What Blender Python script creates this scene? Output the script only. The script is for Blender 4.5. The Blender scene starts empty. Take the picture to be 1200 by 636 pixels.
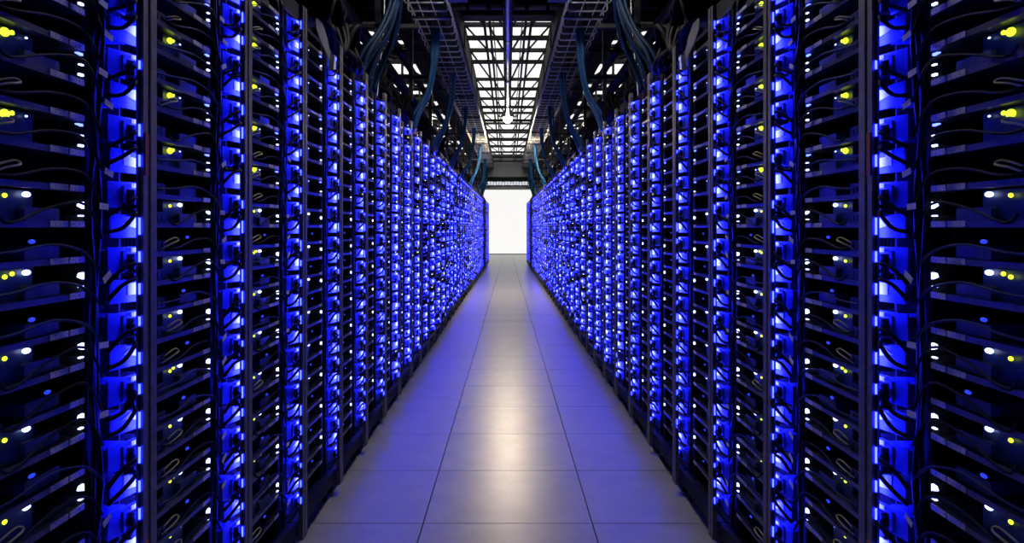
import bpy, math, random
from mathutils import Vector
random.seed(7)
SC = bpy.context.scene
COL = SC.collection

# ------------------------------------------------------------------ camera, world, exposure
FPX, CAMZ = 800.0, 1.2               # focal length in pixels of a 1200 px wide frame, eye height
KS = 0.00625                         # the two rows close in on each other by this much per metre
cam = bpy.data.cameras.new('camera')
cam.sensor_width = 36.0
cam.lens = 36.0 * FPX / 1200.0
cam.shift_x = 5 / 1200.0
cam.shift_y = -51 / 1200.0
cam.clip_start, cam.clip_end = 0.02, 200
camo = bpy.data.objects.new('camera', cam)
COL.objects.link(camo)
camo.location = (0, 0, CAMZ)
camo.rotation_euler = (math.pi / 2, 0, 0)
SC.camera = camo

world = bpy.data.worlds.new('world')
SC.world = world
world.use_nodes = True
world.node_tree.nodes['Background'].inputs[0].default_value = (0.25, 0.3, 0.5, 1)
world.node_tree.nodes['Background'].inputs[1].default_value = 0.0

vs = SC.view_settings
vs.view_transform = 'Standard'
vs.look = 'None'
vs.gamma = 1.0
vs.use_curve_mapping = False
vs.exposure = 0.0
SC.cycles.use_denoising = True
SC.cycles.max_bounces = 5
SC.cycles.diffuse_bounces = 3
SC.cycles.glossy_bounces = 3
SC.cycles.sample_clamp_indirect = 4.0

STRIP = 120.0          # blue light strip in each rack
PANE = 1.15           # daylit roof panes
CURTAIN = 0.95        # backlit strip curtain
LAMP_W = 215.0        # pendant lamp over the aisle

# ------------------------------------------------------------------ materials
MATS = {}
def mat(name, col, rough=0.5, metal=0.0, spec=0.5, noise=0.0, nscale=30.0, bump=0.0):
    m = bpy.data.materials.new(name)
    m.use_nodes = True
    nt = m.node_tree
    b = nt.nodes['Principled BSDF']
    b.inputs['Base Color'].default_value = (*col, 1)
    b.inputs['Roughness'].default_value = rough
    b.inputs['Metallic'].default_value = metal
    b.inputs['Specular IOR Level'].default_value = spec
    if noise or bump:
        tc = nt.nodes.new('ShaderNodeTexCoord')
        n = nt.nodes.new('ShaderNodeTexNoise')
        n.inputs['Scale'].default_value = nscale
        n.inputs['Detail'].default_value = 4
        nt.links.new(tc.outputs['Object'], n.inputs['Vector'])
        if noise:
            r = nt.nodes.new('ShaderNodeValToRGB')
            r.color_ramp.elements[0].position = 0.3
            r.color_ramp.elements[1].position = 0.7
            r.color_ramp.elements[0].color = (*[c * (1 - noise) for c in col], 1)
            r.color_ramp.elements[1].color = (*[min(1, c * (1 + noise)) for c in col], 1)
            nt.links.new(n.outputs['Fac'], r.inputs['Fac'])
            nt.links.new(r.outputs['Color'], b.inputs['Base Color'])
        if bump:
            bp = nt.nodes.new('ShaderNodeBump')
            bp.inputs['Strength'].default_value = bump
            bp.inputs['Distance'].default_value = 0.002
            nt.links.new(n.outputs['Fac'], bp.inputs['Height'])
            nt.links.new(bp.outputs['Normal'], b.inputs['Normal'])
    MATS[name] = m
    return m

def emit(name, col, strength, sampled=True):
    m = mat(name, (0.05, 0.05, 0.05), 0.4)
    b = m.node_tree.nodes['Principled BSDF']
    b.inputs['Emission Color'].default_value = (*col, 1)
    b.inputs['Emission Strength'].default_value = strength
    if not sampled:
        m.cycles.emission_sampling = 'NONE'
    return m

mat('black_plastic', (0.006, 0.006, 0.007), 0.7, spec=0.25)
mat('cable_black', (0.005, 0.005, 0.006), 0.6, spec=0.15)
mat('dark_metal', (0.07, 0.07, 0.075), 0.42, 0.5, noise=0.25, nscale=60)
mat('tray_metal', (0.11, 0.105, 0.11), 0.36, 0.6, noise=0.2, nscale=80)
mat('post_metal', (0.17, 0.16, 0.145), 0.5, 0.25, noise=0.25, nscale=45)
mat('roof_steel', (0.012, 0.012, 0.014), 0.65)
mat('wire', (0.88, 0.88, 0.93), 0.35, 0.1)
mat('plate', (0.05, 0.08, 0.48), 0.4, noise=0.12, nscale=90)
mat('board', (0.012, 0.035, 0.04), 0.4, noise=0.5, nscale=160)
mat('chip', (0.015, 0.015, 0.017), 0.35)
mat('fin', (0.18, 0.18, 0.19), 0.35, 0.8)
mat('tag', (0.82, 0.82, 0.82), 0.6)
mat('yellow_tie', (0.62, 0.58, 0.12), 0.5)
mat('teal_cable', (0.012, 0.13, 0.36), 0.45)
mat('navy_cable', (0.004, 0.018, 0.055), 0.55, spec=0.2)
mat('red_sticker', (0.35, 0.02, 0.02), 0.5)
mat('orange_sticker', (0.5, 0.14, 0.02), 0.5)
mat('yellow_sticker', (0.55, 0.42, 0.05), 0.5)
mat('grey_plastic', (0.16, 0.16, 0.155), 0.55, noise=0.15, nscale=15)
mat('wall_paint', (0.8, 0.8, 0.82), 0.7, noise=0.06, nscale=3)
mat('dark_wall', (0.02, 0.02, 0.024), 0.8)
mat('pipe_paint', (0.42, 0.37, 0.3), 0.45, noise=0.15, nscale=10)
mat('conduit_paint', (0.75, 0.75, 0.85), 0.16, 0.95)
mat('slab', (0.02, 0.02, 0.022), 0.8)

# paper label with faint printed lines
m = mat('paper', (0.6, 0.58, 0.53), 0.6)
nt = m.node_tree
tc = nt.nodes.new('ShaderNodeTexCoord')
mp = nt.nodes.new('ShaderNodeMapping')
mp.inputs['Scale'].default_value = (1, 150, 420)
nz = nt.nodes.new('ShaderNodeTexNoise')
nz.inputs['Scale'].default_value = 1.3
rp = nt.nodes.new('ShaderNodeValToRGB')
rp.color_ramp.elements[0].position = 0.38
rp.color_ramp.elements[1].position = 0.46
rp.color_ramp.elements[0].color = (0.2, 0.19, 0.18, 1)
rp.color_ramp.elements[1].color = (0.78, 0.75, 0.68, 1)
nt.links.new(tc.outputs['Object'], mp.inputs['Vector'])
nt.links.new(mp.outputs['Vector'], nz.inputs['Vector'])
nt.links.new(nz.outputs['Fac'], rp.inputs['Fac'])
nt.links.new(rp.outputs['Color'], nt.nodes['Principled BSDF'].inputs['Base Color'])

# polished floor tile
m = mat('tile', (0.4, 0.385, 0.35), 0.3, spec=0.85)
nt = m.node_tree
b = nt.nodes['Principled BSDF']
tc = nt.nodes.new('ShaderNodeTexCoord')
n1 = nt.nodes.new('ShaderNodeTexNoise')
n1.inputs['Scale'].default_value = 9
n1.inputs['Detail'].default_value = 8
oi = nt.nodes.new('ShaderNodeObjectInfo')
ad = nt.nodes.new('ShaderNodeVectorMath')
nt.links.new(tc.outputs['Object'], ad.inputs[0])
nt.links.new(oi.outputs['Random'], ad.inputs[1])
nt.links.new(ad.outputs[0], n1.inputs['Vector'])
r1 = nt.nodes.new('ShaderNodeValToRGB')
r1.color_ramp.elements[0].position = 0.3
r1.color_ramp.elements[1].position = 0.75
r1.color_ramp.elements[0].color = (0.44, 0.43, 0.40, 1)
r1.color_ramp.elements[1].color = (0.54, 0.525, 0.48, 1)
nt.links.new(n1.outputs['Fac'], r1.inputs['Fac'])
nt.links.new(r1.outputs['Color'], b.inputs['Base Color'])
r2 = nt.nodes.new('ShaderNodeMapRange')
r2.inputs['To Min'].default_value = 0.27
r2.inputs['To Max'].default_value = 0.37
nt.links.new(n1.outputs['Fac'], r2.inputs['Value'])
nt.links.new(r2.outputs['Result'], b.inputs['Roughness'])

emit('blue_strip', (0.015, 0.018, 1.0), STRIP)
emit('edge_light', (0.005, 0.0075, 1.0), 72.0)
emit('blue_bar', (0.03, 0.06, 1.0), 0.9)
emit('blue_led', (0.06, 0.09, 1.0), 8.0)
emit('white_led', (0.42, 0.48, 1.0), 5.0)
emit('yellow_led', (0.62, 0.80, 0.02), 2.4)
emit('far_led', (0.42, 0.48, 1.0), 3.0, False)
emit('pane', (1.0, 0.985, 0.97), PANE)
emit('curtain', (1.0, 0.99, 0.98), CURTAIN)
emit('strip_window', (0.9, 0.93, 1.0), 0.75)
emit('bulb', (1.0, 0.93, 0.8), 14.0)

# ------------------------------------------------------------------ mesh helpers
def slant(v):
    return .040 - .25 * (v - .436)
class MB:
    def __init__(self, s=1):
        self.v, self.f, self.mi, self.s, self.sm = [], [], [], s, []
    def add(self, verts, faces, m=0, smooth=False, off=(0, 0, 0)):
        n = len(self.v)
        s = self.s
        self.v += [(s * (p[0]) + off[0], p[1] + off[1], p[2] + off[2]) for p in verts]
        for fc in faces:
            fc = [n + i for i in fc]
            self.f.append(fc if s > 0 else fc[::-1])
            self.mi.append(m)
            self.sm.append(smooth)
        return self
    def box(self, x0, x1, y0, y1, z0, z1, m=0, off=(0, 0, 0)):
        vs_ = [(x, y, z) for x in (x0, x1) for y in (y0, y1) for z in (z0, z1)]
        fs = [(0, 1, 3, 2), (4, 6, 7, 5), (0, 4, 5, 1), (2, 3, 7, 6), (0, 2, 6, 4), (1, 5, 7, 3)]
        return self.add(vs_, fs, m, False, off)
    def cbox(self, x0, x1, y0, y1, z0, z1, c, m=0):
        # box with the four edges along u chamfered
        prof = [(y0 + c, z0), (y1 - c, z0), (y1, z0 + c), (y1, z1 - c), (y1 - c, z1), (y0 + c, z1), (y0, z1 - c), (y0, z0 + c)]
        return self.prism(prof, x0, x1, m)
    def prism(self, prof, x0, x1, m=0, off=(0, 0, 0)):
        n = len(prof)                       # profile in (y, z), extruded in x
        vs_ = [(x0, y, z) for y, z in prof] + [(x1, y, z) for y, z in prof]
        fs = [tuple(range(n))[::-1], tuple(range(n, 2 * n))]
        fs += [(i, (i + 1) % n, n + (i + 1) % n, n + i) for i in range(n)]
        return self.add(vs_, fs, m, False, off)
    def prism_z(self, prof, z0, z1, m=0):
        n = len(prof)                       # profile in (x, y), extruded in z
        vs_ = [(x, y, z0) for x, y in prof] + [(x, y, z1) for x, y in prof]
        fs = [tuple(range(n))[::-1], tuple(range(n, 2 * n))]
        fs += [(i, (i + 1) % n, n + (i + 1) % n, n + i) for i in range(n)]
        return self.add(vs_, fs, m)
    def prism_y(self, prof, y0, y1, m=0):
        n = len(prof)                       # profile in (x, z), extruded in y
        vs_ = [(x, y0, z) for x, z in prof] + [(x, y1, z) for x, z in prof]
        fs = [tuple(range(n)), tuple(range(n, 2 * n))[::-1]]
        fs += [(i, n + i, n + (i + 1) % n, (i + 1) % n) for i in range(n)]
        return self.add(vs_, fs, m)
    def tube(self, pts, r, n=6, m=0, smooth_path=True, sub=4):
        P = [Vector(p) for p in pts]
        if smooth_path and len(P) > 2:
            Q = []
            for i in range(len(P) - 1):
                a, b_, c, d = P[max(i - 1, 0)], P[i], P[i + 1], P[min(i + 2, len(P) - 1)]
                for k in range(sub):
                    t = k / sub
                    Q.append(0.5 * ((2 * b_) + (c - a) * t + (2 * a - 5 * b_ + 4 * c - d) * t * t + (3 * b_ - a - 3 * c + d) * t ** 3))
            Q.append(P[-1])
            P = Q
        vs_, fs = [], []
        prev = None
        for i, p in enumerate(P):
            d = (P[min(i + 1, len(P) - 1)] - P[max(i - 1, 0)])
            d = d.normalized() if d.length > 1e-9 else Vector((0, 0, 1))
            ref = prev if prev is not None else (Vector((0, 0, 1)) if abs(d.z) < 0.9 else Vector((1, 0, 0)))
            e1 = ref - d * ref.dot(d)
            e1 = e1.normalized() if e1.length > 1e-6 else d.orthogonal().normalized()
            e2 = d.cross(e1)
            prev = e1
            for k in range(n):
                a = 2 * math.pi * k / n
                vs_.append(tuple(p + e1 * (r * math.cos(a)) + e2 * (r * math.sin(a))))
        for i in range(len(P) - 1):
            for k in range(n):
                k2 = (k + 1) % n
                fs.append((i * n + k, i * n + k2, (i + 1) * n + k2, (i + 1) * n + k))
        fs.append(tuple(range(n))[::-1])
        fs.append(tuple((len(P) - 1) * n + k for k in range(n)))
        return self.add(vs_, fs, m, True)
    def ball(self, c, r, seg=8, rings=5, m=0, sc=(1, 1, 1)):
        vs_ = [(c[0], c[1], c[2] + r * sc[2])]
        for i in range(1, rings):
            ph = math.pi * i / rings
            for k in range(seg):
                a = 2 * math.pi * k / seg
                vs_.append((c[0] + r * sc[0] * math.sin(ph) * math.cos(a), c[1] + r * sc[1] * math.sin(ph) * math.sin(a), c[2] + r * sc[2] * math.cos(ph)))
        vs_.append((c[0], c[1], c[2] - r * sc[2]))
        L = len(vs_) - 1
        fs = [(0, 1 + k, 1 + (k + 1) % seg) for k in range(seg)]
        for i in range(rings - 2):
            for k in range(seg):
                k2 = (k + 1) % seg
                fs.append((1 + i * seg + k, 1 + (i + 1) * seg + k, 1 + (i + 1) * seg + k2, 1 + i * seg + k2))
        o = 1 + (rings - 2) * seg
        fs += [(L, o + (k + 1) % seg, o + k) for k in range(seg)]
        return self.add(vs_, fs, m, True)
    def tilted(self, poly, du, t, m=0, off=(0, 0, 0)):
        # polygon in (y, z) lying on the slanted module face, raised by du, t thick
        n = len(poly)
        vs_ = [(slant(y) - du - t, y, z) for y, z in poly] + [(slant(y) - du, y, z) for y, z in poly]
        fs = [tuple(range(n))[::-1], tuple(range(n, 2 * n))]
        fs += [(i, (i + 1) % n, n + (i + 1) % n, n + i) for i in range(n)]
        return self.add(vs_, fs, m, False, off)
    def octa(self, c, r, m=0, off=(0, 0, 0)):
        x, y, z = c
        vs_ = [(x + r, y, z), (x - r, y, z), (x, y + r, z), (x, y - r, z), (x, y, z + r), (x, y, z - r)]
        fs = [(0, 2, 4), (2, 1, 4), (1, 3, 4), (3, 0, 4), (2, 0, 5), (1, 2, 5), (3, 1, 5), (0, 3, 5)]
        return self.add(vs_, fs, m, False, off)
    def mesh(self, name, *mats):
        me = bpy.data.meshes.new(name)
        me.from_pydata(self.v, [], self.f)
        for k in mats:
            me.materials.append(MATS[k])
        if len(mats) > 1:
            me.polygons.foreach_set('material_index', self.mi)
        if any(self.sm):
            me.polygons.foreach_set('use_smooth', self.sm)
        me.update()
        return me

def obj(name, me, parent=None, loc=None, rz=0.0, label=None):
    o = bpy.data.objects.new(name, me)
    COL.objects.link(o)
    if loc is not None:
        o.location = loc
    if rz:
        o.rotation_euler = (0, 0, rz)
    if parent is not None:
        o.parent = parent
    if label:
        o['label'] = label
    return o
def tag(o, label, cat=None, group=None, kind=None):
    o['label'] = label
    if cat:
        o['category'] = cat
    if group:
        o['group'] = group
    if kind:
        o['kind'] = kind
    return o
def sx(s, x, y):
    """distance from the middle line -> world x; s = -1 or 1 for the two rows"""
    return s * (x - KS * y)
ORD = ['zeroth', 'first', 'second', 'third', 'fourth', 'fifth', 'sixth', 'seventh', 'eighth', 'ninth', 'tenth', 'eleventh', 'twelfth', 'thirteenth', 'fourteenth', 'fifteenth', 'sixteenth', 'seventeenth', 'eighteenth', 'nineteenth', 'twentieth']
ORD += ['twenty-' + w for w in ORD[1:10]] + ['thirtieth'] + ['thirty-' + w for w in ORD[1:10]] + ['fortieth']

# ------------------------------------------------------------------ room shell
W = 0.776                      # rack front from the middle line
Y0, PITCH, POST = 1.427, 0.544, 0.054
RACK_TOP = 2.02
YB, CEIL = 31.0, 4.62
HALF = 3.6
fl = obj('floor', MB().box(-HALF, HALF, -1.6, YB + .2, -0.2, -0.012).mesh('floor', 'slab'))
tag(fl, 'polished pale floor tiles with dark joints running down the aisle', kind='structure')
cols = [-1.571, -0.966, -0.361, 0.361, 0.966, 1.571]
J0, TD = 2.775 - 7 * 0.603, 0.603
def fx(x, y):
    return x + KS * y if x < 0 else x - KS * y
j = 0
while J0 + j * TD < YB:
    ya, yb = J0 + j * TD + .0022, min(J0 + (j + 1) * TD, YB) - .0022
    for c in range(5):
        a, b_ = cols[c], cols[c + 1]
        g = .0024
        cx, cy = (fx(a, ya) + fx(b_, ya)) / 2, ya
        q = [(fx(a, ya) + g, ya), (fx(b_, ya) - g, ya), (fx(b_, yb) - g, yb), (fx(a, yb) + g, yb)]
        top = random.uniform(-.0004, .0004)
        mb = MB().prism_z([(x - cx, y - cy) for x, y in q], -0.0125, top)
        t = obj('floor_tile', mb.mesh('floor_tile', 'tile'), fl, (cx, cy, 0))
    j += 1
tag(obj('ceiling', MB().box(-HALF, HALF, -1.6, YB + .2, CEIL, CEIL + .15).mesh('ceiling', 'dark_wall')), 'dark roof deck high above the aisle', kind='structure')
for nm, x0, x1 in (('wall_left', -HALF - .15, -HALF), ('wall_right', HALF, HALF + .15)):
    tag(obj(nm, MB().box(x0, x1, -1.6, YB + .2, -0.2, CEIL + .15).mesh(nm, 'dark_wall')), 'dark side wall behind the server racks', kind='structure')
tag(obj('wall_near', MB().box(-HALF, HALF, -1.75, -1.6, -0.2, CEIL + .15).mesh('wall_near', 'dark_wall')), 'dark wall closing the aisle', kind='structure')
wb = obj('wall_back', MB().box(-HALF, HALF, YB, YB + .2, -0.2, CEIL).mesh('wall_back', 'wall_paint'))
tag(wb, 'pale painted end wall above the white curtain', kind='structure')

# white strip curtain in the doorway
root = obj('strip_curtain', None, None, (0, YB - .06, 0))
tag(root, 'bright white translucent strip curtain closing the end of the aisle', 'curtain')
me = MB().prism_z([(-.062, -.004), (-.03, -.01), (.03, -.01), (.062, -.004), (.062, .002), (-.062, .002)], 0.03, 2.94).mesh('curtain_strip', 'curtain')
for i in range(18):
    obj('curtain_strip', me, root, (-1.02 + i * .12, random.uniform(-.006, .006), 0))
obj('curtain_rail', MB().box(-1.15, 1.15, -.04, .05, 2.93, 3.0).mesh('curtain_rail', 'wire'), root)
obj('floor_bar', MB().box(-1.1, 1.1, -.03, .03, 0.0, .035).mesh('floor_bar', 'black_plastic'), root)
# strip window over the curtain
w0 = obj('window_1', MB().box(-1.1, 1.1, YB - .05, YB + .02, 3.1, 3.36).mesh('window_1', 'roof_steel'))
tag(w0, 'narrow strip window over the white curtain', kind='structure')
me = MB().box(-.055, .055, -.012, 0, .03, .19).mesh('pane', 'strip_window')
for i in range(16):
    obj('pane', me, w0, (-.98 + i * .13, YB - .05, 3.1 + (.012 if i % 3 else 0)))
tag(obj('trim_1', MB().box(-2.2, 2.2, YB - .16, YB, 3.37, 3.5).mesh('trim_1', 'roof_steel')), 'dark steel lintel above the strip window', kind='structure')

# ------------------------------------------------------------------ roof: trusses, daylight panes, ducts
TR = [9.75, 10.75, 12.3, 14.7, 16.9, 19.0, 20.9, 22.9, 24.9, 26.9, 28.9, 30.6]
def bar(mb, a, b_, r):
    mb.tube([a, b_], r, 4, 0, False)
for i, y in enumerate(TR):
    root = obj('roof_truss', None, None, (0, y, 0))
    tag(root, 'dark steel roof truss crossing over the aisle', kind='structure')
    h = .04
    obj('bottom_chord', MB().box(-HALF, HALF, -h, h, 4.16, 4.22).mesh('bottom_chord', 'roof_steel'), root)
    obj('top_chord', MB().box(-HALF, HALF, -h, h, 4.37, 4.43).mesh('top_chord', 'roof_steel'), root)
    for k in range(-6, 6):
        if k in (-1, 0):
            continue
        mb = MB()
        za, zb = (4.2, 4.4) if k % 2 else (4.4, 4.2)
        bar(mb, (k * .6, 0, za), (k * .6 + .6, 0, zb), .02)
        obj('web', mb.mesh('web', 'roof_steel'), root)
    if i:                                   # bracing rods back to the truss before
        dy = TR[i - 1] - y
        for s in (-1, 1):
            for xa, xb in ((.08, .31), (.36, .68), (1.75, 2.3), (2.7, 2.3)):
                mb = MB()
                bar(mb, (s * xa, 0, 4.4), (s * xb, dy, 4.4), .022)
                obj('brace', mb.mesh('brace', 'roof_steel'), root)
for s in (-1, 1):
    for x0, x1, z0, z1, nm, lb in ((.25, .285, 4.24, 4.32, 'roof_stringer', 'slim dark steel stringer along the middle of the roof'), (.335, .37, 4.24, 4.32, 'roof_stringer', 'slim dark steel stringer along the middle of the roof')):
        mb = MB(s)
        mb.box(x0, x1, 9.69, 30.9, z0, z1)
        tag(obj(nm, mb.mesh(nm, 'roof_steel')), lb, kind='structure')
    mb = MB(s)
    mb.box(.64, 1.5, -1.6, 30.9, 3.86, 4.15)
    for k in range(16):
        mb.box(.625, 1.515, k * 2, .06 + k * 2, 3.845, 4.162)
    tag(obj('air_duct', mb.mesh('air_duct', 'roof_steel')), 'black square air duct running under the roof along the aisle', 'duct', 'black roof air ducts')
tag(obj('roof_beam', MB().box(-HALF, HALF, 9.5, 9.7, 4.16, 4.43).mesh('roof_beam', 'roof_steel')), 'deep dark crossbeam in front of the daylit roof panes', kind='structure')
wi = 2
for x0, x1, tall in ((-.7, .7, 1.0), (-2.75, -1.72, .5), (1.72, 2.75, .5)):
    wroot = obj('window_%d' % wi, MB().box(x0 - .06, x1 + .06, 9.8, YB - .05, 4.53, 4.61).mesh('skylight_frame', 'roof_steel'))
    tag(wroot, 'daylit roof glazing %s' % ('above the aisle' if wi == 2 else 'above the rear of the racks'), kind='structure')
    wi += 1
    for a, b_ in zip(TR[:-1], TR[1:]):
        n = 3 if x1 < 1 and x0 > -1 else 2
        for k in range(n):
            xa, xb = x0 + (x1 - x0) * k / n, x0 + (x1 - x0) * (k + 1) / n
            mb = MB()
            yy = b_ - (b_ - a) * tall
            mb.box(xa + .012, xb - .012, yy + .05, b_ - .05, 4.5, 4.531)
            obj('pane', mb.mesh('pane', 'pane'), wroot)
# cross pipe and square boxes near the camera end
root = obj('cross_pipe', MB().tube([(-2.6, 7.2, 3.53), (2.6, 7.2, 3.53)], .032, 10, 0, False).mesh('cross_pipe', 'pipe_paint'))
tag(root, 'beige painted pipe crossing above the cable trays', 'pipe')
for x in (-.42, -.2, .2, .42):
    obj('pipe_clamp', MB().tube([(x - .02, 7.2, 3.53), (x + .02, 7.2, 3.53)], .042, 10, 0, False).box(x - .008, x + .008, 7.19, 7.21, 3.53, CEIL).mesh('pipe_clamp', 'roof_steel'), root)

# bare conduit along the middle, ending at the lamp
root = obj('overhead_conduit', MB().tube([(0, 3.52, 3.22), (0, 12.17, 3.22)], .052, 20, 0, False).mesh('overhead_conduit', 'conduit_paint'))
tag(root, 'slim shiny conduit running overhead along the middle of the aisle', 'conduit')
for k in range(4):
    obj('coupling', MB().tube([(0, 5.2 + k * 2, 3.22), (0, 5.28 + k * 2, 3.22)], .056, 20, 0, False).mesh('coupling', 'conduit_paint'), root)
for y, z in ((4.3, CEIL), (6.2, CEIL), (8.1, CEIL), (9.6, 4.17), (10.75, 4.17)):
    obj('hanger', MB().tube([(0, y, 3.25), (0, y, z)], .008, 6, 0, False).mesh('hanger', 'roof_steel'), root)

# pendant lamp
def pendant(y, lab, watts, dz, top, tint=(1.0, 0.82, 0.54), suffix=''):
    root = obj('pendant_lamp' + suffix, None, None, (0, y, dz))
    tag(root, lab, 'lamp')
    prof = [(.03, 3.52), (.05, 3.44), (.1, 3.36), (.15, 3.28)]
    mb = MB()
    n = 18
    vs_, fs = [], []
    for r, z in prof:
        vs_ += [(r * math.cos(2 * math.pi * k / n), r * math.sin(2 * math.pi * k / n), z) for k in range(n)]
    for i in range(len(prof) - 1):
        fs += [(i * n + k, i * n + (k + 1) % n, (i + 1) * n + (k + 1) % n, (i + 1) * n + k) for k in range(n)]
    mb.add(vs_, fs, 0, True)
    obj('lamp_shade', mb.mesh('lamp_shade', 'grey_plastic'), root)
    obj('bulb', MB().ball((0, 0, 3.27), .085, 14, 9).mesh('bulb', 'bulb'), root)
    obj('stem', MB().tube([(0, 0, 3.5), (0, 0, top - dz)], .012, 6, 0, False).mesh('stem', 'roof_steel'), root)
    ld = bpy.data.lights.new('lamp_light', 'SPOT')
    ld.spot_size = math.radians(178)
    ld.spot_blend = .08
    ld.energy = watts
    ld.color = tint
    ld.shadow_soft_size = .09
    lo = obj('lamp_light' + suffix, ld, root, (0, 0, 3.16))
pendant(12.3, 'glowing round pendant lamp hanging at the end of the shiny conduit', LAMP_W, -.1, 4.17)
pendant(3.38, 'round pendant lamp hanging over the near end of the aisle', 52, -.1, CEIL, (1.0, .93, .84), '_offscreen')

# ------------------------------------------------------------------ racks
NEAR_FIRST, NEAR_LAST = -1, 30
racks = [(n, Y0 + PITCH * n) for n in range(-2, 31)]
gap0 = Y0 + PITCH * 31 + 1.7
racks += [(31 + k, gap0 + PITCH * k) for k in range(5)]
Z0, UP = 1.2078, 0.0673
LV = list(range(-15, 12))            # shelf levels, z = Z0 + UP * m

def strip_mesh(s):
    mb = MB(s)
    for m in LV:
        z = Z0 + UP * m
        mb.box(.0012, .0036, .4955, .539, z - .034, z + .03)
    return mb.mesh('light_strip', 'blue_strip')
def edge_mesh(s, keep, seed):
    # one slim light bar along the edge of the post, partly covered by black sleeves
    rr = random.Random(seed)
    zs, lit = [Z0 + UP * (LV[0] - .5)], []
    for m in LV:
        z = Z0 + UP * m
        if rr.random() < keep:
            a, b_ = z + rr.uniform(-.028, -.01), z + rr.uniform(.0, .014)
            zs += [a, b_]
            lit += [1, 0]
    zs.append(zs[-1] + .03)
    lit = [1] + lit                       # segments run sleeve, light, sleeve ...
    mb = MB(s)
    c = [(.0, .4868), (.003, .4868), (.003, .4895), (.0, .4895)]
    vs_ = [(x, y, z) for z in zs for x, y in c]
    n = len(mb.v)
    for i in range(len(zs) - 1):
        fs = [(i * 4 + k, i * 4 + (k + 1) % 4, i * 4 + 4 + (k + 1) % 4, i * 4 + 4 + k) for k in range(4)]
        if i == 0:
            mb.add(vs_, fs, 1)
        else:
            mb.f += [fc if s > 0 else fc[::-1] for fc in fs]
            mb.mi += [0 if i % 2 else 1] * 4
            mb.sm += [False] * 4
    return mb.mesh('edge_light', 'edge_light', 'black_plastic')
rackm = {}
for s in (-1, 1):
    d = {}
    # slotted front post: folded channel with a groove
    prof = [(-.006, 0), (-.006, .018), (-.001, .021), (-.001, .026), (-.006, .029), (-.006, POST), (.010, POST), (.010, POST - .004), (.0, POST - .004), (.0, .004), (.010, .004), (.010, 0)]
    prof = [(x, y - POST) for x, y in prof]
    mb = MB(s)
    mb.prism_z(prof, .05, RACK_TOP)
    d['post'] = mb.mesh('post', 'post_metal')
    mb = MB(s)
    mb.box(.06, .86, -.03, -.024, .06, RACK_TOP - .01)
    d['side_panel'] = mb.mesh('side_panel', 'dark_wall')
    d['back_panel'] = MB(s).box(.86, .87, -.05, .49, .06, RACK_TOP).mesh('back_panel', 'dark_wall')
    d['top_panel'] = MB(s).box(.06, .86, -.05, .488, RACK_TOP - .015, RACK_TOP).mesh('top_panel', 'black_plastic')
    d['base'] = MB(s).prism_y([(.02, .06), (.02, .115), (.86, .115), (.86, .06)], -.05, .488).mesh('base', 'black_plastic')
    d['divider'] = MB(s).box(.05, .056, .376, .43, .11, RACK_TOP - .02).box(.056, .5, .376, .379, .11, RACK_TOP - .02).box(.056, .5, .427, .43, .11, RACK_TOP - .02).mesh('divider', 'black_plastic')
    d['light_strip'] = strip_mesh(s)
    d['edge'] = [edge_mesh(s, .85, q) for q in range(3)]
    d['far_edge'] = [edge_mesh(s, .5, 10 + q) for q in range(4)]
    d['foot'] = MB(s).prism_z([(-.014, -.018), (.014, -.018), (.02, 0), (.014, .018), (-.014, .018), (-.02, 0)], 0, .012).prism_z([(-.008, -.008), (.008, -.008), (.008, .008), (-.008, .008)], .01, .062).mesh('foot', 'black_plastic')
    cab = []
    for q in range(4):
        mb = MB(s)
        rr = random.Random(q)
        pts = [(.0395 + rr.uniform(-.002, .003), .402 + rr.uniform(-.02, .02), .13 + k * .187) for k in range(11)]
        mb.tube(pts, .0055, 5, 0, True, 3)
        cab.append(mb.mesh('cable', 'cable_black'))
    d['cable'] = cab
    rackm[s] = d
def rack_name(n):
    if n == 0:
        return 'the rack with the stickered post'
    if n == -1:
        return 'the rack just before the stickered post'
    if n == -2:
        return 'the second rack before the stickered post'
    return 'the %s rack past the stickered post' % ORD[n]
for s in (-1, 1):
    d = rackm[s]
    for n, y in racks:
        root = obj('server_rack', None, None, (sx(s, W, y), y + POST, 0), s * KS)
        if n == 0:
            lb = 'tall black server rack whose grey front post carries red and yellow stickers'
        elif n < 0:
            lb = 'tall black server rack, ' + ('just before' if n == -1 else 'second before') + ' the stickered post'
        elif n <= 30:
            lb = 'tall black server rack, %s one past the stickered post' % ORD[n]
        else:
            lb = 'tall black server rack, %s one past the plain black cabinet' % ORD[n - 30]
        tag(root, lb, 'server rack', 'server racks lining the aisle')
        obj('post', d['post'], root)
        if n in (30, 35):
            obj('post', d['post'], root, (0, PITCH, 0))
            obj('side_panel', d['side_panel'], root, (0, PITCH, 0))
        for k in ('side_panel', 'back_panel', 'top_panel', 'base', 'divider', 'light_strip'):
            obj(k, d[k], root)
        obj('edge_light', d['edge'][n % 3] if n < 5 else d['far_edge'][n % 4], root)
        for v in (.0, .44):
            obj('foot', d['foot'], root, (s * .06, v, 0))
            if n > 14:
                break
        if -1 <= n <= 5:
            for q in range(3):
                obj('cable', d['cable'][(q + n) % 4], root)
        if n == 0:
            mb = MB(s)
            for nm, mt, z0, z1, v0 in (('sticker', 'red_sticker', 1.31, 1.40, -.05), ('sticker', 'orange_sticker', .45, .54, -.05), ('sticker', 'yellow_sticker', .35, .43, -.05)):
                obj(nm, MB(s).box(-.008, -.0055, v0, v0 + .014, z0, z1).mesh(nm, mt), root, label={'red_sticker': 'small dark red sticker', 'orange_sticker': 'orange warning sticker', 'yellow_sticker': 'yellow warning sticker'}[mt])

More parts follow.
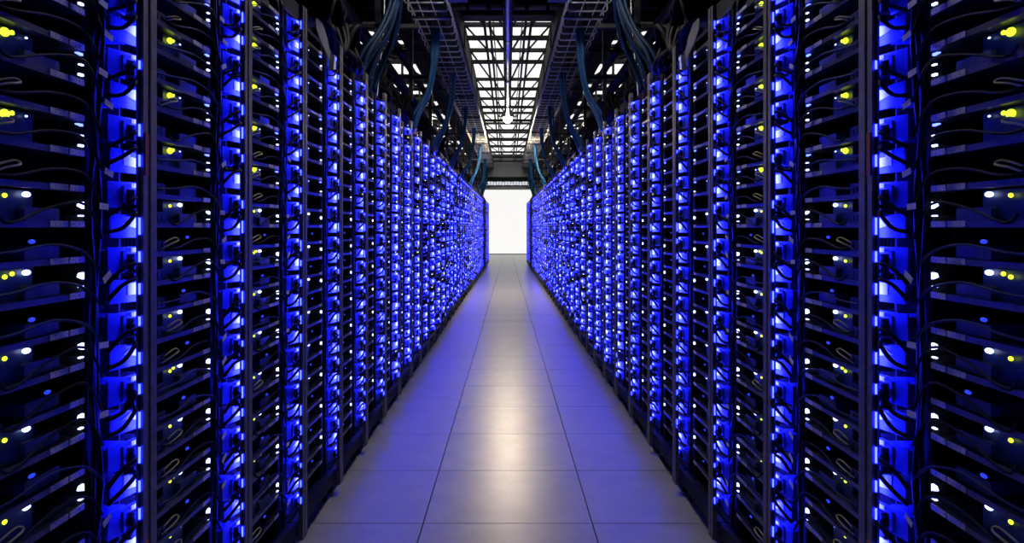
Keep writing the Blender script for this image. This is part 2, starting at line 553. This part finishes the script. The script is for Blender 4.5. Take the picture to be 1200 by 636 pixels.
for s in (-1, 1):
    y = Y0 + PITCH * 31 + .06
    root = obj('blank_cabinet', None, None, (sx(s, W, y), y, 0), s * KS)
    tag(root, 'plain black cabinet filling the break in the rack row', 'cabinet', 'blank cabinets in the rack rows')
    obj('body', MB(s).box(.01, .85, 0, 1.58, .06, RACK_TOP + .04).mesh('body', 'black_plastic'), root)
    for k in range(3):
        dr = obj('door', MB(s).box(-.008, .012, .01 + k * .525, .525 + k * .525, .1, RACK_TOP).mesh('door', 'black_plastic'), root)
        obj('handle', MB(s).box(-.026, -.006, .48 + k * .525, .5 + k * .525, 1.0, 1.16).mesh('handle', 'dark_metal'), dr)
    for v in (.08, 1.5):
        obj('foot', rackm[s]['foot'], root, (s * .06, v, 0))
# ------------------------------------------------------------------ server trays
def patch_poly(kind):
    if kind == 0:
        return [(.484, -.013), (.538, -.013), (.538, .012), (.484, .012)]
    if kind == 1:
        return [(.474, -.012), (.538, -.018), (.538, .010), (.52, .004), (.49, .006), (.488, .018), (.474, .018)]
    if kind == 2:
        return [(.47, .0), (.538, -.016), (.538, .016), (.5, .014)]
    return [(.488, -.004), (.54, -.004), (.54, .007), (.488, .007)]
def tray_parts(s, typ, up, var, full):
    """list of (name, mesh, parent key, key, label)"""
    rr = random.Random(hash((typ, up, var)) & 0xffff if False else (typ * 97 + up * 31 + var * 7))
    P = []
    def ad(name, mb, mt, key=None, par=None, label=None):
        P.append((name, mb.mesh(name, mt), par, key, label))
    # sheet metal tray with front lip and side flanges
    mb = MB(s)
    mb.box(.046, .55, .004, .372, -.006, -.003).box(.042, .046, .004, .372, -.007, .004)
    mb.box(.046, .4, .004, .007, -.003, .016).box(.046, .4, .369, .372, -.003, .016)
    ad('tray', mb, 'tray_metal', 'tray')
    ll = rr.random()
    ad('label', MB(s).box(.0405, .042, .325, .367, -.0058, .0052), 'paper', None, 'tray', 'small pale printed label')
    if full and ll < .8:
        ad('label', MB(s).box(.0405, .042, .271, .320, -.0058, .0052), 'paper', None, 'tray', 'small pale printed label')
    # circuit board with components
    mb = MB(s)
    mb.box(.07, .5, .02, .36, .0, .002)
    for q in range(5):
        a, b_ = rr.uniform(.08, .16), rr.uniform(.03, .3)
        mb.box(a, a + rr.uniform(.008, .03), b_, b_ + rr.uniform(.008, .03), .002, rr.uniform(.006, .014))
    ad('circuit_board', mb, 'board', 'board')
    if full:
        mb = MB(s)
        mb.box(.12, .22, .05, .16, .002, .008)
        for q in range(8):
            mb.box(.12, .22, .05 + q * .015, .054 + q * .015, .008, .034)
        ad('heat_sink', mb, 'fin', None, 'board')
        for q in range(2):
            mb = MB(s)
            v = .262 + q * .024
            mb.box(.17, .30, v, v + .003, .002, .034)
            for c in range(4):
                mb.box(.178 + c * .03, .20 + c * .03, v - .0015, v + .0045, .012, .028)
            ad('memory_module', mb, 'board', None, 'board')
        mb = MB(s)
        mb.cbox(.052, .068, .07, .15, .002, .030, .003)
        for q in range(4):
            mb.box(.0505, .0525, .075 + q * .019, .089 + q * .019, .009, .024)
        ad('port_block', mb, 'chip', None, 'board')
        if var % 2 == 0:
            ad('hard_drive', MB(s).cbox(.056, .16, .228, .318, .004, .028, .003), 'dark_metal')
    # lights on the front
    if typ == 0:
        mb = MB(s)
        mb.box(.066, .074, .165, .262, .0, .057)
        ad('light_board', mb, 'board', 'lb')
        mb = MB(s)
        mb.ball((.06, .188, .046), .0085 if up else .0045, 8, 6, 0, (.7, 1.1, .9))
        ad('yellow_light', mb, 'yellow_led', None, 'lb', 'glowing yellow indicator light')
        if full and (up or var == 0):
            ad('yellow_light', MB(s).ball((.061, .206, .050), .0042, 6, 4), 'yellow_led', None, 'lb', 'glowing yellow indicator light')
        r = .0022 if up else .0062
        ad('white_light', MB(s).ball((.06, .238, .050), r, 8, 6, 0, (.8, 1.5, .8)), 'white_led', None, 'lb', 'bluish white indicator light')
        if up:
            ad('blue_light', MB(s).prism([(.350, .0535), (.367, .0515), (.367, .056), (.352, .0555)], .043, .049), 'blue_led', None, 'tray', 'small blue light at the tray end')
            ad('blue_light', MB(s).box(.041, .046, .355, .366, .012, .016), 'white_led', None, 'tray', 'small bluish white light')
            if full:
                ad('blue_light', MB(s).box(.041, .046, .356, .366, .032, .0345), 'white_led', None, 'tray', 'small bluish white light')
        else:
            ad('blue_light', MB(s).prism([(.352, .034), (.367, .029), (.367, .042), (.356, .041)], .041, .046), 'white_led', None, 'tray', 'small bluish white light')
            if full:
                ad('blue_light', MB(s).box(.041, .046, .355, .366, .014, .0165), 'white_led', None, 'tray', 'small bluish white light')
    elif not up:
        ad('blue_light', MB(s).ball((.052, .24 + .02 * var, .036), .0045, 6, 5, 0, (.6, 2.0, .9)), 'blue_bar', None, 'board', 'dim blue light')
    if full:
        mb = MB(s)                          # loose yellow tie or patch lead
        a = rr.uniform(.12, .2)
        if var == 1:
            mb.tube([(.05, a, .01), (.036, a + .02, .022), (.034, a + .05, .03), (.042, a + .045, .036), (.05, a + .01, .024)], .0022, 5)
            ad('cable_tie', mb, 'yellow_tie', label='thin yellow cable tie')
        mb = MB(s)
        mb.tube([(.05, .10 + .03 * var, .016), (.036, .17, .02 - .01 * var), (.036, .27, .03), (.027, .35, .012 + .012 * var), (.0255, .40, -.03)], .0028, 5)
        ad('network_cable', mb, 'cable_black' if var else 'navy_cable')
        if (var + typ) % 2 == 0:
            mb = MB(s)
            c, w_, t = rr.uniform(.385, .41), rr.uniform(-.01, .035), rr.uniform(-.5, .6)
            h = [(-.014, -.006), (.014, -.006), (.014, .006), (-.014, .006)]
            mb.prism([(c + x * math.cos(t) - z * math.sin(t), w_ + x * math.sin(t) + z * math.cos(t)) for x, z in h], .016, .0172)
            ad('cable_tag', mb, 'tag', label='small pale cable tag')
    # blue-lit power module beside the post
    mb = MB(s)
    if typ == 0:
        mb.tilted([(.436, -.028), (.5385, -.028), (.5385, .016), (.436, .022)], 0, .003)
        mb.tilted([(.437, -.028), (.442, -.028), (.442, .02), (.437, .02)], .003, .003)
        mb.box(.042, .3, .437, .506, -.024, .012)
    else:
        mb.tilted([(.436, .006), (.5385, .006), (.5385, .020), (.436, .020)], 0, .003)
        mb.tilted([(.436, -.034), (.478, -.034), (.478, .006), (.436, .006)], 0, .003)
        mb.tilted([(.53, -.034), (.5385, -.034), (.5385, .006), (.53, .006)], 0, .003)
        mb.tilted([(.470, -.030), (.478, -.030), (.478, .012), (.470, .012)], .003, .004)
        mb.tilted([(.470, .006), (.536, .006), (.536, .012), (.470, .012)], .003, .004)
        mb.box(.042, .3, .437, .506, -.030, .014)
    ad('power_module', mb, 'plate', 'pm')
    mb = MB(s)
    if typ == 1:
        mb.tilted([(.488, .009), (.536, .009), (.536, .018), (.488, .018)], .007, .0015)
        ad('module_label', mb, 'paper', None, 'pm', 'pale printed label')
    else:
        mb.tilted(patch_poly(var), .003, .0018)
        ad('module_label', mb, 'tag', None, 'pm', 'white label')
    mb = MB(s)
    if typ == 0:
        mb.cbox(.0115, .030, .480, .52, .016, .0325, .006)
    else:
        mb.cbox(.0115, .030, .480, .52, -.026, .004, .006)
    w_ = .0245 if typ == 0 else -.01
    mb.tube([(.014, .485, w_), (-.002, .466, w_ - .003), (.008, .44, w_ - .012 - .01 * var), (.0215, .41, w_ - .04)], .0045, 6)
    ad('power_plug', mb, 'cable_black')
    return P

cache = {}
def put_tray(s, n, y, m, typ, up, var, full):
    key = (s, typ, up, var, full)
    if key not in cache:
        cache[key] = tray_parts(*key)
    root = obj('server_tray', None, None, (sx(s, W, y), y + POST, Z0 + UP * m), s * KS)
    top = LV[-1] - m + 1
    look = ('yellow-lit' if typ == 0 else 'unlit')
    if n == 0:
        where = 'in the rack with the stickered post'
    elif n < 0:
        where = 'in the rack just before the stickered post'
    else:
        where = 'in the %s rack past the stickered post' % ORD[n]
    lab = ('dark server tray with yellow light, ' if typ == 0 else 'dark server tray without yellow light, ') + '%s shelf down, ' % ORD[top] + where.replace('in the rack ', 'rack ').replace('in the ', '')
    tag(root, lab, 'server', 'server trays in the rack bays')
    made = {}
    for name, me, par, k, lb in cache[key]:
        o = obj(name, me, made[par] if par else root, label=lb)
        if k:
            made[k] = o

# far and out-of-frame trays: one mass of the same trays with fewer pieces
FARM = ['dark_metal', 'paper', 'plate', 'tag', 'cable_black', 'far_led', 'blue_bar', 'yellow_led', 'board']
def far_tray(mb, x, y, z, typ, up, var, rr, n):
    s = mb.s
    o = (x, y, z)
    mb.box(.042, .3, .004, .372, -.006, .003, 0, o)
    mb.box(.0405, .042, .29, .366, -.0058, .0052, 1, o)
    mb.box(.1, .3, .03, .35, .003, .03, 8, o)
    if rr.random() < (.93 if n < 7 else .72 if n < 14 else .55):
        if typ == 0:
            mb.tilted([(.436, -.028), (.5385, -.028), (.5385, .016), (.436, .022)], 0, .003, 2, o)
            if n <= 10 or rr.random() < .45:
                mb.tilted(patch_poly(var), .003, .0018, 3, o)
            mb.box(.0115, .030, .480, .52, .018, .0325, 4, o)
        else:
            mb.tilted([(.436, .004), (.5385, .004), (.5385, .02), (.436, .02)], 0, .003, 2, o)
            mb.tilted([(.436, -.034), (.478, -.034), (.478, .004), (.436, .004)], 0, .003, 2, o)
            mb.tilted([(.488, .008), (.536, .008), (.536, .018), (.488, .018)], .003, .0018, 1, o)
            mb.box(.0115, .03, .480, .52, -.026, .002, 4, o)
        if rr.random() < .5:
            mb.tilted([(.438, -.01), (.47, -.02), (.475, .0), (.45, .01)], .012, .003, 2, o)
    if typ == 0:
        mb.octa((.058, .238, .048), .003 if up else .007, 5, o)
        mb.octa((.058, .188, .046), .005, 7, o)
        mb.box(.041, .046, .354, .366, .014 if up else .03, .018 if up else .040, 5, o)
    else:
        mb.octa((.046, .25 + .03 * var, .034), .007, 6, o)
        if rr.random() < .5:
            mb.octa((.012, .44, .03), .004, 5, o)

count = 0
mass = {-1: MB(-1), 1: MB(1)}
nind = 0
for n, y in racks:
    for m in LV:
        z = Z0 + UP * m
        typ, up = m % 2, 1 if z > 1.23 else 0
        rv = random.Random(n * 131 + m * 17 + 5)
        var = rv.randrange(3)
        yc = y + POST + .25
        py0 = 267 - 800 * (z - CAMZ) / (y + .5)
        inview = -14 < py0 < 650 and n >= -1
        if n <= 4 and inview and nind < 300:
            for s in (-1, 1):
                put_tray(s, n, y, m, typ, up, var, n <= 1)
            nind += 2
        else:
            for s in (-1, 1):
                far_tray(mass[s], sx(s, W, y), y + POST, z, typ, up, var, random.Random(n * 7 + m), n)
mm = MB(1)
for s in (-1, 1):
    q = mass[s]
    o = len(mm.v)
    mm.v += q.v
    mm.f += [[i + o for i in fc] for fc in q.f]
    mm.mi += q.mi
    mm.sm += q.sm
tag(obj('server_trays', mm.mesh('server_trays', *FARM)), 'countless small blue-lit server trays filling the racks toward the white curtain', 'servers', kind='stuff')

# ------------------------------------------------------------------ overhead wire cable trays
ZT = 2.85
RN, YT = 70, 3.4
for s in (-1, 1):
    root = obj('cable_tray', None, None, (sx(s, .49, YT), YT, ZT), s * KS)
    tag(root, 'silver wire basket cable tray hung above the rack fronts', 'cable tray', 'wire cable trays over the aisle')
    mb = MB(s)
    pts = [(0, 0, .075), (0, 0, .012), (.012, 0, 0), (.288, 0, 0), (.3, 0, .012), (.3, 0, .075)]
    mb.tube(pts, .0068, 5, 0, False)
    rung = mb.mesh('rung', 'wire')
    for k in range(RN):
        obj('rung', rung, root, (0, k * .2, 0))
    L = (RN - 1) * .2
    for nm, x, z, r in (('rail', 0, .078, .012), ('rail', .3, .078, .007), ('wire', .1, .0, .004), ('wire', .2, 0, .004), ('rail', -.002, .03, .004)):
        obj(nm, MB(s).tube([(x, -.05, z), (x, L + .05, z)], r, 5, 0, False).mesh(nm, 'wire'), root)
    for k in range(9):                    # rods up to the air duct, crossbar under the tray
        y, z = .3 + k * 1.6, 3.857 - ZT
        obj('hanger', MB(s).tube([(-.014, y, -.015), (.30, y, z)], .006, 5, 0, False).tube([(.316, y, -.015), (.36, y, z)], .006, 5, 0, False).box(-.022, .324, y - .01, y + .01, -.022, -.006).mesh('hanger', 'dark_metal'), root)
    # grey junction box on the near end of the tray
    jb = obj('junction_box', MB(s).cbox(.02, .16, 0, .1, 0, .1, .008).mesh('junction_box', 'grey_plastic'), None, (sx(s, .30, 4.85), 4.85, 2.83))
    tag(jb, 'grey junction box beside the near end of the wire tray', 'junction box', 'grey boxes beside the wire trays')
    obj('strap', MB(s).tube([(.09, .05, .1), (.09, .05, CEIL - 2.83)], .008, 5, 0, False).mesh('strap', 'dark_metal'), jb)

# ------------------------------------------------------------------ cable bundles dropping from the trays to the rack tops
def bundle(s, y, n, r, matn, lab, spread, rs, lean=.0):
    rr = random.Random(rs)
    x0 = .64
    root = obj('cable_bundle', None, None, (sx(s, x0, y), y, 0))
    tag(root, lab, 'cables', 'blue cables dropping from the wire trays')
    for k in range(n):
        a, b_ = rr.uniform(-.032, .032), rr.uniform(-.045, .02)
        leg = (k % 3) - 1
        tx, ty = .15 + rr.uniform(-.02, .03) + lean, leg * spread + rr.uniform(-.03, .03)
        # along the tray floor, down between two rungs, then fanning out to the rack tops
        pts = [(a, .36, ZT + .03), (a, .15, ZT + .034), (a, b_ + .03, ZT + .01), (a, b_, ZT - .06), (a * .9 + .01, b_ * 1.2, ZT - .25), (.06 + a * .5, ty * .6, ZT - .52), (tx, ty, RACK_TOP + .12), (tx + .04, ty, RACK_TOP + .008)]
        obj('cable', MB(s).tube(pts, r, 6, 0, True, 5).mesh('cable', matn), root)
for s in (-1, 1):
    bundle(s, 3.9, 16, .011, 'navy_cable', 'thick navy cable bundle splitting into three legs above the racks', .22, 1)
    for k, (y, n) in enumerate(((5.7, 9), (7.3, 8), (9.3, 8), (11.3, 8), (13.5, 8), (16.3, 9))):
        bundle(s, y, n, .011, 'teal_cable', '%s teal cable bundle past the thick navy one' % ORD[k + 1], .12, 5 + k)
    # last loose loop of blue cables near the end of the row
    root = obj('cable_bundle', None, None, (sx(s, W + .05, 19.2), 19.2, 0))
    tag(root, 'teal cables hanging low at the plain black cabinet', 'cables', 'blue cables dropping from the wire trays')
    for k in range(9):
        rr = random.Random(k)
        a = rr.uniform(-.1, .1)
        obj('cable', MB(s).tube([(a * .5, a * .5, 3.862), (a * .7 - .03, a, 3.3), (a * .7 - .05, a, 2.9), (a * .8 - .06, a * .6, 2.5), (a * .4 + .0, a, 2.2), (a * .4 + .05, a, 2.072)], .016, 6, 0, True, 4).mesh('cable', 'teal_cable'), root)

# ------------------------------------------------------------------ black clutter on top of the racks
for s in (-1, 1):
    root = obj('cable_trough', None, None, (sx(s, W, 2.2), 2.2, RACK_TOP), s * KS)
    tag(root, 'black cable trough lying along the rack tops', 'cable trough', 'black troughs on the rack tops')
    L = 16.1
    obj('floor_panel', MB(s).box(.16, .5, 0, L, 0.0, .01).mesh('floor_panel', 'black_plastic'), root)
    obj('side_panel', MB(s).box(.16, .17, 0, L, 0.0, .16).mesh('side_panel', 'black_plastic'), root)
    obj('side_panel', MB(s).box(.49, .5, 0, L, 0.0, .34).mesh('side_panel', 'black_plastic'), root)
    for k in range(7):
        rr = random.Random(40 + k)
        pts = [(.2 + .04 * k + rr.uniform(-.02, .02), .1 + q * 1.0, .04 + rr.uniform(0, .12) + (.06 if q % 3 == 0 else 0)) for q in range(17)]
        obj('cable', MB(s).tube(pts, .018, 6, 0, True, 3).mesh('cable', 'cable_black'), root)
    # coils of slack cable over the front edge
    for k, (y, z, r) in enumerate(((3.2, 2.17, .13), (3.5, 2.13, .09), (4.5, 2.15, .1), (5.3, 2.13, .09), (6.6, 2.15, .1), (8.0, 2.15, .1), (9.75, 2.15, .1), (11.75, 2.15, .1), (13.95, 2.15, .1))):
        root = obj('cable_coil', None, None, (sx(s, W + .058, y), y, z), s * KS)
        tag(root, '%s coil of slack black cable on the rack tops, counted toward the curtain' % ORD[k + 1], 'cable coil', 'coils of slack black cable')
        rr = random.Random(k * 3)
        for q in range(7):
            pts = []
            tilt, rad = rr.uniform(-.5, .5), r * rr.uniform(.65, 1.05)
            off = rr.uniform(-.03, .05)
            for a in range(13):
                t = 2 * math.pi * a / 12
                pts.append((off + .03 * math.sin(t * 2 + q), rad * math.cos(t) * 1.1, max(rad * math.sin(t) + .02 * math.cos(t * 3) + tilt * .02, RACK_TOP - z + .014)))
            obj('cable_loop', MB(s).tube(pts, .014, 6, 0, True, 2).mesh('cable_loop', 'cable_black'), root)
    # grey flap hanging off the third rack's top
    root = obj('cable_guide', None, None, (sx(s, W, 2.66), 2.66, 1.86), s * KS)
    tag(root, 'bent grey plastic cable guide hanging off the top of a rack', 'cable guide', 'grey cable guides on the racks')
    g = [(.0, .0, .155), (.0, .09, .165), (.0, .16, .13), (.0, .22, .07), (.0, .21, .03), (-.0, .15, .06), (-.0, .06, .09), (.0, .01, .12)]
    obj('sheet', MB(s).prism([(p[1], p[2]) for p in g], -.012, -.009).mesh('sheet', 'grey_plastic'), root)
    obj('tab', MB(s).box(-.012, .09, .015, .09, .147, .163).mesh('tab', 'grey_plastic'), root)
    obj('fold', MB(s).prism([(.19, .0), (.215, .07), (.235, .06), (.23, .01)], -.03, -.01).mesh('fold', 'tag'), root)
    # longitudinal pipes and dark ducts above the rear of the racks
    for k, (x, z, r, y0) in enumerate(((1.15, 2.738, .05, -1.6), (1.37, 3.438, .05, -1.6), (1.55, 2.602, .06, -1.6), (1.05, 3.438, .05, -1.6), (1.75, 3.302, .06, -1.6))):
        p = obj('service_pipe', MB(s).tube([(x, y0, z), (x, YB, z)], r, 8, 0, False).mesh('service_pipe', 'roof_steel'))
        tag(p, '%s dark pipe out from the wire tray, running above the racks' % ORD[k + 1], 'pipe', 'dark pipes above the racks')
    # hanging strut frames carrying pipes and trays
    for k, y in enumerate([3.3, 5.0, 6.7, 8.4] + TR[1:9]):
        root = obj('strut_frame', None, None, (s * .95, y, 0))
        top = CEIL if y < 9 else 4.17
        tag(root, '%s dark hanging strut frame above the racks, counted toward the curtain' % ORD[k + 1], 'strut frame', 'strut frames above the racks')
        obj('upright', MB(s).box(-.02, .02, -.02, .02, 2.45, 3.862).mesh('upright', 'dark_metal'), root)
        obj('upright', MB(s).box(.93, .97, -.02, .02, 2.45, top).mesh('upright', 'dark_metal'), root)
        obj('crossbar', MB(s).box(-.3, 1.0, -.02, .02, 2.66, 2.69).mesh('crossbar', 'dark_metal'), root)
        obj('crossbar', MB(s).box(-.06, 1.0, -.02, .02, 3.36, 3.39).mesh('crossbar', 'dark_metal'), root)
    # thin pale wire dangling beside the navy bundle
    wv = obj('loose_wire', MB(s).tube([(-.012, 0, 2.93), (.0, .01, 2.945), (.012, .02, 2.9), (.02, .02, 2.5), (.04, .03, 2.3), (.07, .05, 2.024)], .004, 5, 0, True, 5).mesh('loose_wire', 'tag'), None, (sx(s, .79, 4.3), 4.3, 0))
    tag(wv, 'thin white wire dangling beside the thick navy cable bundle', 'wire', 'loose white wires')
